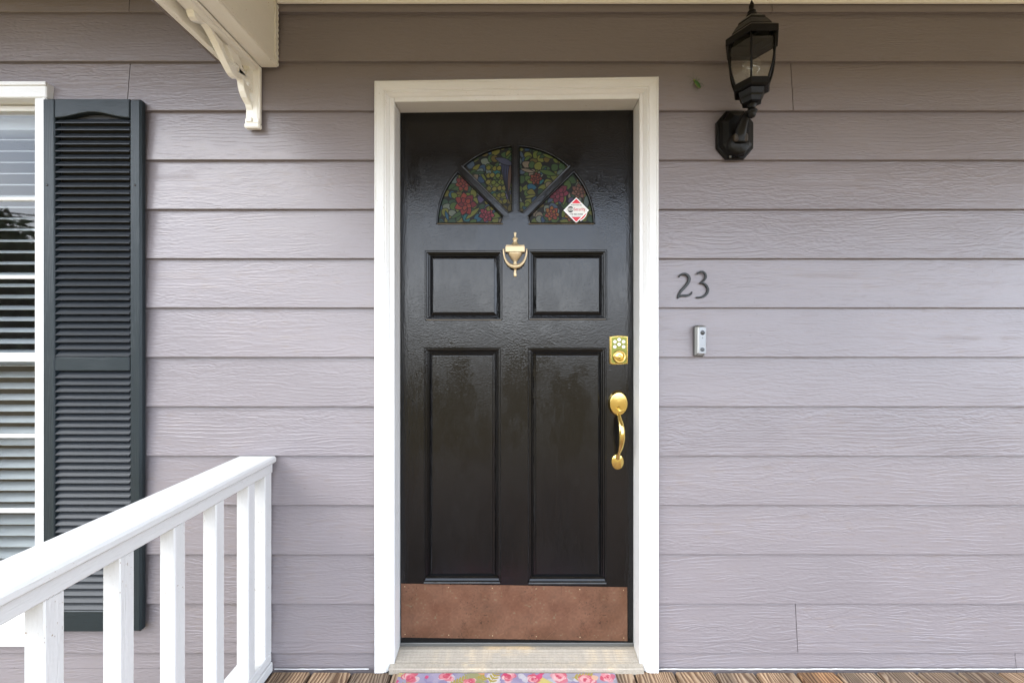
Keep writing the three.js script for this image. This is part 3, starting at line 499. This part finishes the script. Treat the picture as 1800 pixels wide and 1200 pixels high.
{
  const X0 = -1.677, X1 = -1.3285, Yt = 2.049, Yb = .157, zf = .026; const s = thing('window_shutter', 'dark slate louvred shutter beside the sash window', 'shutter', [0, 0, 0]);
  const ST = .0415, z0 = .0008;
  obj('stile', bx(X0, X0 + ST, Yb, Yt, z0, zf, .003), M.shutter, s); obj('stile', bx(X1 - ST, X1, Yb, Yt, z0, zf, .006), M.shutter, s);
  const a = X0 + ST + .0003, b = X1 - ST - .0003;
  { const yl = Yt - .066, P = [[a, Yt], [a, yl]]; for (let i = 0; i <= 16; i++) { const t = i / 16; P.push([mix(a, b, t), yl + .020 * Math.pow(Math.sin(Math.PI * t), 2)]); } P.push([b, yl], [b, Yt]); obj('top_rail', uvm(extr(P, zf - .001 - z0, .002, [0, 0, z0]), 'x', 3.1, 1.2), M.shutter, s); }
  const my = at(0, 639.5, zf)[1]; obj('middle_rail', bx(a, b, my - .0245, my + .0245, z0, zf - .0008, .0025), M.shutter, s); obj('bottom_rail', bx(a, b, Yb, Yb + .074, z0, zf - .0008, .0025), M.shutter, s);
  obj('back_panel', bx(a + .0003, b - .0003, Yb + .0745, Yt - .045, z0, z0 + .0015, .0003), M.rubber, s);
  const P = [[-.0008, .0125], [.0003, .0128], [.0215, -.0095], [.0212, -.0128], [.019, -.0128]]; let g = extr(P, b - a - .0014, 0); g.rotateY(-Math.PI / 2); g.translate(b - .0007, 0, 0); g = uvm(g, 'x');
  const pitch = .0251; const run = (yt, yb) => { const n = Math.round((yt - yb) / pitch), p = (yt - yb) / n; for (let i = 0; i < n; i++) { const l = obj('louvre', g, M.louvre, s); l.position.set(0, yt - p * (i + .5), z0 + .0018); } };
  run(Yt - .060, my + .026); run(my - .0255, Yb + .0755);
  for (const x of [X0 + .0165, X1 - .0205]) for (const y of [at(0, 325, zf)[1], Yb + .3]) obj('screw', lathe([[.0042, 0], [.004, .0015], [.0001, .0025]], 8).rotateX(Math.PI / 2).translate(x, y, zf - .0002), M.black, s);
}

// ---------------------------------------------------------------- porch railing
{
  const r = thing('porch_railing', 'white painted wooden railing running out from the wall', 'railing', [0, 0, 0]); const zE = 1.30;
  obj('cap_rail', bx(-.994, -.858, .752, .776, .0015, zE, .006), M.rail, r);
  obj('top_rail', bx(-.967, -.873, .715, .7518, .002, zE, .003), M.rail, r);
  obj('bottom_rail', [bx(-.967, -.877, .036, .068, .002, zE, .003), bx(-.962, -.872, .001, .0352, .0025, zE, .003)], M.rail, r);
  obj('wall_post', bx(-.962, -.8775, .0682, .7148, .0016, .041, .002), M.rail, r);
  for (let i = 0; i < 8; i++) { const zf = .1335 + .1503 * i; const g = bx(-.9175, -.8778, .0682, .7148, zf - .036, zf, .0025); const m = obj('baluster', g, M.rail, r); }
  obj('newel_post', bx(-.975, -.885, .001, .90, zE + .001, zE + .091, .004), M.rail, r);
}

// ---------------------------------------------------------------- wall lantern
{
  const ax = .785, az = .125, py = 1.93; const l = thing('wall_lantern', 'black six sided carriage lantern on the wall right of the door', 'lantern', [ax, py, 0]);
  const hex = (prof, caps = 3, rot = 0) => { const pos = [], idx = []; for (const [r, y] of prof) for (let k = 0; k < 6; k++) { const a = k * Math.PI / 3 + rot; pos.push([r * Math.cos(a), y - py, az + r * Math.sin(a)]); } for (let i = 0; i < prof.length - 1; i++) for (let k = 0; k < 6; k++) { const a = i * 6 + k, b = i * 6 + (k + 1) % 6; idx.push(a, a + 6, b, b, a + 6, b + 6); } if (caps & 1) for (let k = 1; k < 5; k++) idx.push(0, k, k + 1); if (caps & 2) { const o = (prof.length - 1) * 6; for (let k = 1; k < 5; k++) idx.push(o, o + k + 1, o + k); } return uvm(geoOf(pos, idx), 'y'); };
  obj('roof', [hex([[.070, 2.176], [.083, 2.166], [.0865, 2.168], [.0865, 2.187], [.083, 2.191], [.066, 2.203], [.064, 2.209], [.050, 2.230], [.046, 2.234], [.044, 2.242], [.026, 2.258], [.012, 2.262]], 2)], M.lamp, l);
  obj('finial', lathe([[.012, 2.258], [.016, 2.264], [.017, 2.270], [.010, 2.274], [.013, 2.278], [.0135, 2.281], [.007, 2.286], [.0085, 2.296], [.0075, 2.304], [.003, 2.315], [.0002, 2.320]].map(p => [p[0], p[1] - py]), 12, [1, 1, 1], [0, 0, az]), M.lamp, l);
  const gp = [[.0735, 2.172], [.0755, 2.150], [.0755, 2.125], [.0725, 2.098], [.066, 2.068], [.054, 2.034]];
  for (let k = 0; k < 6; k++) {
    const c = (r, y, a) => [r * Math.cos(a), y - py, az + r * Math.sin(a)], a0 = k * Math.PI / 3, a1 = a0 + Math.PI / 3, pos = [], idx = [];
    gp.forEach(([r, y]) => { pos.push(c(r - .002, y, a0), c(r - .002, y, a1)); }); for (let i = 0; i < gp.length - 1; i++) idx.push(2 * i, 2 * i + 1, 2 * i + 2, 2 * i + 1, 2 * i + 3, 2 * i + 2);
    obj('glass_pane', uvm(geoOf(pos, idx), 'y'), M.lampGlass, l);
    obj('frame_bar', tube(gp.map(([r, y]) => c(r, y, a0)), [.0036, .0036, .0036, .0036, .0036], 6, 12), M.lamp, l);
  }
  obj('tray', [hex([[.048, 2.038], [.0575, 2.038], [.059, 2.035], [.059, 2.018], [.054, 2.014], [.043, 2.012], [.038, 1.996], [.034, 1.990], [.031, 1.976], [.018, 1.972]], 3)], M.lamp, l);
  obj('stem', lathe([[.016, 1.973], [.012, 1.965], [.010, 1.958], [.016, 1.955], [.018, 1.950], [.016, 1.945], [.012, 1.941], [.013, 1.937], [.010, 1.932], [.0002, 1.927]].map(p => [p[0], p[1] - py]), 14, [1, 1, 1], [0, 0, az]), M.lamp, l);
  obj('arm', tube([[0, 1.951 - py, az - .004], [0, 1.957 - py, az - .03], [.001, 1.945 - py, .072], [.003, 1.915 - py, .045], [.004, 1.885 - py, .036]], [.008, .011, .016, .022, .024], 10, 20), M.lamp, l);
  const oct = (w, h, c) => [[-w + c, -h], [w - c, -h], [w, -h + c * 1.2], [w, h - c * 1.2], [w - c, h], [-w + c, h], [-w, h - c * 1.2], [-w, -h + c * 1.2]].map(p => [p[0] + .006, p[1] - .002]);
  obj('back_plate', [rings(oct(.066, .087, .034), [[0, 0], [0, .008], [.004, .012], [.008, .012], [.014, .026], [.030, .036]], true)], M.lamp, l);
  const ses = new THREE.Group(); ses.name = 'motion_sensor'; l.add(ses);
  obj('sensor_hood', lathe([[.040, 0], [.039, .008], [.032, .018], [.0001, .022]], 14, [1, 1, 1]).rotateX(Math.PI / 2).translate(.004, -.045, .028), M.lamp, ses);
  obj('sensor_lens', bx(-.022, .028, -.045, -.018, .036, .058, .004), std({ color: C(.03, .022, .014), roughness: .35 }), ses);
  for (let i = 0; i < 3; i++) obj('dial', lathe([[.004, 0], [.004, .006], [.0001, .0065]], 8).translate(-.018 + i * .014, -.0885, .022), i ? M.black : M.steel, ses);
  obj('bulb', lathe([[.008, 2.05], [.012, 2.062], [.024, 2.080], [.029, 2.098], [.026, 2.116], [.014, 2.128], [.0002, 2.131]].map(p => [p[0], p[1] - py]), 18, [1, 1, 1], [0, 0, az]), M.bulb, l);
  obj('bulb_socket', lathe([[.014, 2.036], [.014, 2.052], [.009, 2.056]].map(p => [p[0], p[1] - py]), 14, [1, 1, 1], [0, 0, az]), std({ color: C(.5, .5, .34), roughness: .5 }), l);
  obj('filament', tube([[0, 2.056 - py, az], [.004, 2.08 - py, az], [0, 2.095 - py, az + .003], [-.004, 2.08 - py, az], [-.001, 2.056 - py, az]], [.001, .001], 5, 16), M.steel, l);
}

// ---------------------------------------------------------------- house numbers, door bell, insect, mat
function stroke(P, W, n = 26) {                                        // brush stroke outline from centre points and widths
  const c = new THREE.CatmullRomCurve3(P.map(p => new THREE.Vector3(p[0], p[1], 0))), L = [], Rr = [];
  for (let i = 0; i <= n; i++) { const t = i / n, q = c.getPoint(t), v = c.getTangent(t), f = t * (W.length - 1), a = Math.min(W.length - 2, Math.floor(f)), w = mix(W[a], W[a + 1], f - a) / 2; L.push([q.x - v.y * w, q.y + v.x * w]); Rr.push([q.x + v.y * w, q.y - v.x * w]); }
  const cap = (i, s) => { const q = c.getPoint(i), v = c.getTangent(i), w = (i ? W[W.length - 1] : W[0]) / 2; return [q.x + s * v.x * w * .8, q.y + s * v.y * w * .8]; };
  return [cap(0, -1), ...Rr, cap(1, 1), ...L.reverse()];
}
{
  const z = .0035, T = (x, y) => { const p = at(1160 + x / 6.667, 460 + y / 6.667, z); return [p[0], p[1]]; }, k = 1 / 6.667 / 488;
  const mk = (label, strokes) => { const gs = strokes.map(([P, W], i) => extr(stroke(P.map(p => T(...p)), W.map(w => w * k * .8)), .007 + i * .0006, .0016, [0, 0, -.0035])); const m = obj('house_number', gs, M.iron); m.userData = { label, category: 'house number', group: 'house numbers on the siding' }; };
  mk('dark metal digit 2 on the siding, left of the digit 3', [[[[228, 175], [250, 150], [285, 138], [325, 150], [350, 190], [342, 235], [300, 290], [250, 345], [222, 395], [214, 425]], [22, 26, 28, 34, 42, 42, 40, 36, 28, 24]], [[[214, 420], [255, 396], [310, 396], [350, 388], [372, 370], [380, 350]], [24, 30, 34, 30, 20, 14]]]);
  mk('dark metal digit 3 on the siding, right of the digit 2', [[[[442, 142], [470, 120], [505, 115], [536, 140], [544, 178], [522, 215], [478, 248]], [22, 26, 28, 32, 32, 28, 22]], [[[476, 248], [515, 250], [550, 280], [570, 325], [555, 370], [515, 405], [470, 416], [432, 418]], [20, 26, 32, 36, 36, 32, 26, 22]]]);
}
{
  const b = thing('doorbell', 'silver video doorbell screwed to the siding below the house number', 'doorbell', [.661, 1.133, 0]); b.rotation.z = -.012;
  obj('housing', [bx(-.0175, .0175, 0, .113, -.006, .020, .006)], M.steelDark, b); obj('bezel', bx(-.0135, .0172, .009, .110, .0203, .031, .005), M.steel, b);
  obj('face_plate', bx(-.0095, .0135, .038, .106, .0312, .0325, .0015), std({ color: C(.27, .285, .30), roughness: .35, metalness: .3 }), b); obj('button_plate', bx(-.0095, .0135, .0125, .0365, .0312, .0322, .0015), std({ color: C(.27, .285, .30), roughness: .35, metalness: .3 }), b);
  const disc = (n, y, r, m) => obj(n, lathe([[r, 0], [r * .95, .0015], [r * .6, .0012], [.0001, .002]], 18).rotateX(Math.PI / 2).translate(.002, y, .0324), m, b);
  disc('camera_lens', .086, .0082, M.black); disc('push_button', .0265, .0075, std({ color: C(.05, .055, .06), roughness: .3 })); disc('status_light', .068, .0012, M.black);
}
{
  const k = thing('katydid', 'green leaf shaped insect clinging to the siding beside the lantern', 'insect', [.657, 2.117, -.004]); k.rotation.z = .66;
  const G = std({ color: C(.022, .085, .006), roughness: .45 }), Y = std({ color: C(.16, .19, .02), roughness: .5 });
  const body = lathe([[.0002, -.021], [.004, -.018], [.0068, -.008], [.0066, .002], [.0048, .010], [.003, .0135], [.0002, .0145]], 12, [1, 1, .6], [0, 0, .0065]); obj('body', body, G, k);
  obj('wing_edge', tube([[-.0030, -.0195, .008], [-.0066, -.008, .008], [-.0064, .002, .008], [-.0045, .0095, .008]], [.0006, .0011, .0011, .0006], 5, 12), Y, k);
  obj('head', lathe([[.0002, .0125], [.003, .0135], [.0032, .0165], [.002, .019], [.0002, .020]], 10, [1, 1, .8], [-.0005, 0, .0065]), Y, k);
  for (const s of [-1, 1]) { for (const [a, b, c, e] of [[.010, .012, .016, .020], [.004, .014, .004, .018], [-.004, .013, -.022, .016]]) obj('leg', tube([[s * .003, a, .005], [s * b * .7, (a + c) / 2 + .003, .012], [s * e, c, .0035]], [.0008, .0006, .0004], 5, 8), G, k); obj('antenna', tube([[s * .001, .019, .007], [s * .006, .032, .009], [s * .015, .043, .007]], [.0004, .0003, .0002], 4, 8), G, k); }
}
{
  const tex = canvasTex(1024, 640, (g, w, h) => {                       // watercolour roses, leaf sprigs on a lavender ground
    const r = rng(55), pick = a => a[Math.floor(r() * a.length)]; g.fillStyle = '#aaa2bc'; g.fillRect(0, 0, w, h);
    const blob = (x, y, s, c, al) => { g.globalAlpha = al; g.fillStyle = c; g.beginPath(); for (let i = 0; i <= 9; i++) { const a = i / 9 * 6.283, q = s * (.75 + .4 * r()); const X = x + Math.cos(a) * q, Y = y + Math.sin(a) * q; i ? g.lineTo(X, Y) : g.moveTo(X, Y); } g.fill(); g.globalAlpha = 1; };
    for (let i = 0; i < 420; i++) blob(r() * w, r() * h, 14 + r() * 34, pick(['#9a8fb8', '#b3aac8', '#8c82ac', '#c2b8cc', '#b0b0bc']), .45);
    for (let i = 0; i < 60; i++) { const x = r() * w, y = r() * h; for (let k = 0; k < 4; k++) blob(x + (r() - .5) * 40, y + (r() - .5) * 40, 13 + r() * 12, pick(['#d9d7dc', '#c9cbd2', '#e8e2e2', '#a9aab2']), .85); }
    for (let i = 0; i < 46; i++) { const x = r() * w, y = r() * h, a = r() * 6.28, l = 70 + r() * 60, c = pick(['#d8c15a', '#e0d07a', '#b9a94a', '#a8a878']); g.strokeStyle = c; g.lineWidth = 4; g.beginPath(); g.moveTo(x, y); g.lineTo(x + Math.cos(a) * l, y + Math.sin(a) * l); g.stroke(); for (let k = 1; k < 7; k++) for (const s of [-1, 1]) { const t = k / 7, X = x + Math.cos(a) * l * t, Y = y + Math.sin(a) * l * t, b = a + s * .9; g.fillStyle = c; g.save(); g.translate(X, Y); g.rotate(b); g.beginPath(); g.ellipse(14, 0, 15, 5, 0, 0, 7); g.fill(); g.restore(); } }
    const rose = (x, y, s) => { for (let k = 0; k < 16; k++) { const a = r() * 6.28, q = s * (.85 * (1 - k / 16)); blob(x + Math.cos(a) * q * .7, y + Math.sin(a) * q * .7, s * .42, pick(['#e8808f', '#f0a0a8', '#f7c4c4', '#e0687a', '#f5d6d0', '#d95a70']), .8); } for (let k = 0; k < 5; k++) blob(x + (r() - .5) * s * .5, y + (r() - .5) * s * .5, s * .14, '#cf4560', .6); };
    for (const [x, y] of [[60, 30], [230, 20], [340, 60], [520, 22], [640, 40], [760, 20], [880, 45], [980, 25], [120, 110], [450, 120], [700, 130], [930, 140]]) rose(x, y, 32 + r() * 20); for (let i = 0; i < 34; i++) rose(r() * w, 170 + r() * (h - 170), 38 + r() * 34);
    for (let i = 0; i < 60; i++) blob(r() * w, r() * h, 9 + r() * 9, pick(['#f0a878', '#e8487a', '#f3c6a0', '#d9346a']), .85);
  }, { rx: .768, ry: .46, ox: -.412 });
  tex.wrapS = tex.wrapT = THREE.RepeatWrapping;
  const weave = dataTex(256, 256, (i, j) => 255 * (.5 + .25 * Math.sin(i / 256 * 6.283 * 50) + .25 * Math.sin(j / 256 * 6.283 * 50)), { rx: .08, ry: .08 });
  const g = bx(-.412, .356, .0042, .0105, .023, .483, .002); const p = g.attributes.position, u = g.attributes.uv; for (let i = 0; i < p.count; i++) u.setXY(i, p.getX(i), -(p.getZ(i) - .023));
  const m = obj('doormat', g, std({ color: C(.62, .6, .6), map: tex, roughness: .9, bumpMap: weave, bumpScale: .0006 })); m.userData = { label: 'pink and lavender rose patterned doormat in front of the threshold', category: 'doormat' };
}

// ---------------------------------------------------------------- trees and wires across the street, seen mirrored in the window
{
  const r = rng(400), bark = std({ color: C(.09, .07, .05), roughness: .95 }), leafM = [C(.045, .075, .025), C(.06, .085, .03), C(.035, .06, .025)].map(c => std({ color: c, roughness: .9, side: THREE.DoubleSide }));
  const crown = seed => { const q = rng(seed), pos = [], idx = [], cl = []; for (let i = 0; i < 34; i++) { const a = q() * 6.28, d = .6 + q() * 1.9; cl.push([Math.cos(a) * d, .9 + q() * 5.4, Math.sin(a) * d, 1.0 + q() * .7]); }
    for (let n = 0; n < 9000; n++) { const c = cl[Math.floor(q() * cl.length)], u = q() * 2 - 1, w = q() * 6.28, s = Math.sqrt(1 - u * u), R = c[3] * Math.pow(q(), .4), P = [c[0] + R * s * Math.cos(w), c[1] + R * u, c[2] + R * s * Math.sin(w)]; const z = .18 + q() * .2, o = pos.length, V = () => [(q() - .5) * 2 * z, (q() - .5) * 2 * z, (q() - .5) * 2 * z], A = V(), B = V(); pos.push(P, [P[0] + A[0], P[1] + A[1], P[2] + A[2]], [P[0] + B[0], P[1] + B[1], P[2] + B[2]]); idx.push(o, o + 1, o + 2); }
    return geoOf(pos, idx); };
  const protos = [1, 2, 3].map(s => crown(s * 17));
  const trunk = [tube([[0, 0, 0], [.1, 2, .05], [0, 4, 0], [.1, 5.5, 0]], [.26, .2, .15, .06], 8, 12), tube([[.05, 2.5, 0], [.8, 3.7, .3], [1.6, 4.8, .5]], [.1, .08, .03], 6, 8), tube([[.05, 3, 0], [-.7, 4.1, -.4], [-1.5, 5.2, -.6]], [.1, .08, .03], 6, 8)].map(g => g);
  const tg = mergeGeometries(trunk);
  const names = ['tallest tree', 'broad tree', 'round tree', 'slim tree', 'leafy tree', 'dark tree', 'spreading tree', 'bushy tree', 'low tree'];
  for (let i = 0; i < 9; i++) { const x = -66 + i * 5.6 + r() * 3, z = 27 + r() * 12, s = .95 + r() * .5; const t = thing('street_tree', `${names[i]} across the street, number ${['one', 'two', 'three', 'four', 'five', 'six', 'seven', 'eight', 'nine'][i]} from the shutter side`, 'tree', [x, -.56, z], 'trees across the street'); obj('trunk', tg, bark, t); obj('crown', protos[i % 3], leafM[i % 3], t); t.scale.set(s * 1.5, s * 1.1, s * 1.5); t.rotation.y = r() * 6; }
  const wire = (a, b, sag) => tube([a, [(a[0] + b[0]) / 2, (a[1] + b[1]) / 2 - sag, (a[2] + b[2]) / 2], b], [.035, .035], 5, 20);
  const wireM = phy({ color: C(.004, .004, .004), roughness: 1, specularIntensity: 0 });
  const u = thing('utility_pole', 'wooden utility pole with overhead wires, mirrored in the sash window', 'pole', [-46, -.56, 14]);
  obj('pole', tube([[0, 0, 0], [0, 5, 0], [0, 10.2, 0]], [.17, .15, .12], 10, 6), bark, u); obj('cross_arm', bx(-1, 1, 9.3, 9.42, -.06, .06, .01), bark, u);
  for (const [k, y] of [[-.9, 9.5], [.9, 9.5], [0, 7.6]]) obj('wire', wire([k, y, 0], [k + 46, y - 1.8, 12], .9), wireM, u);
}

renderer.render(scene, camera);
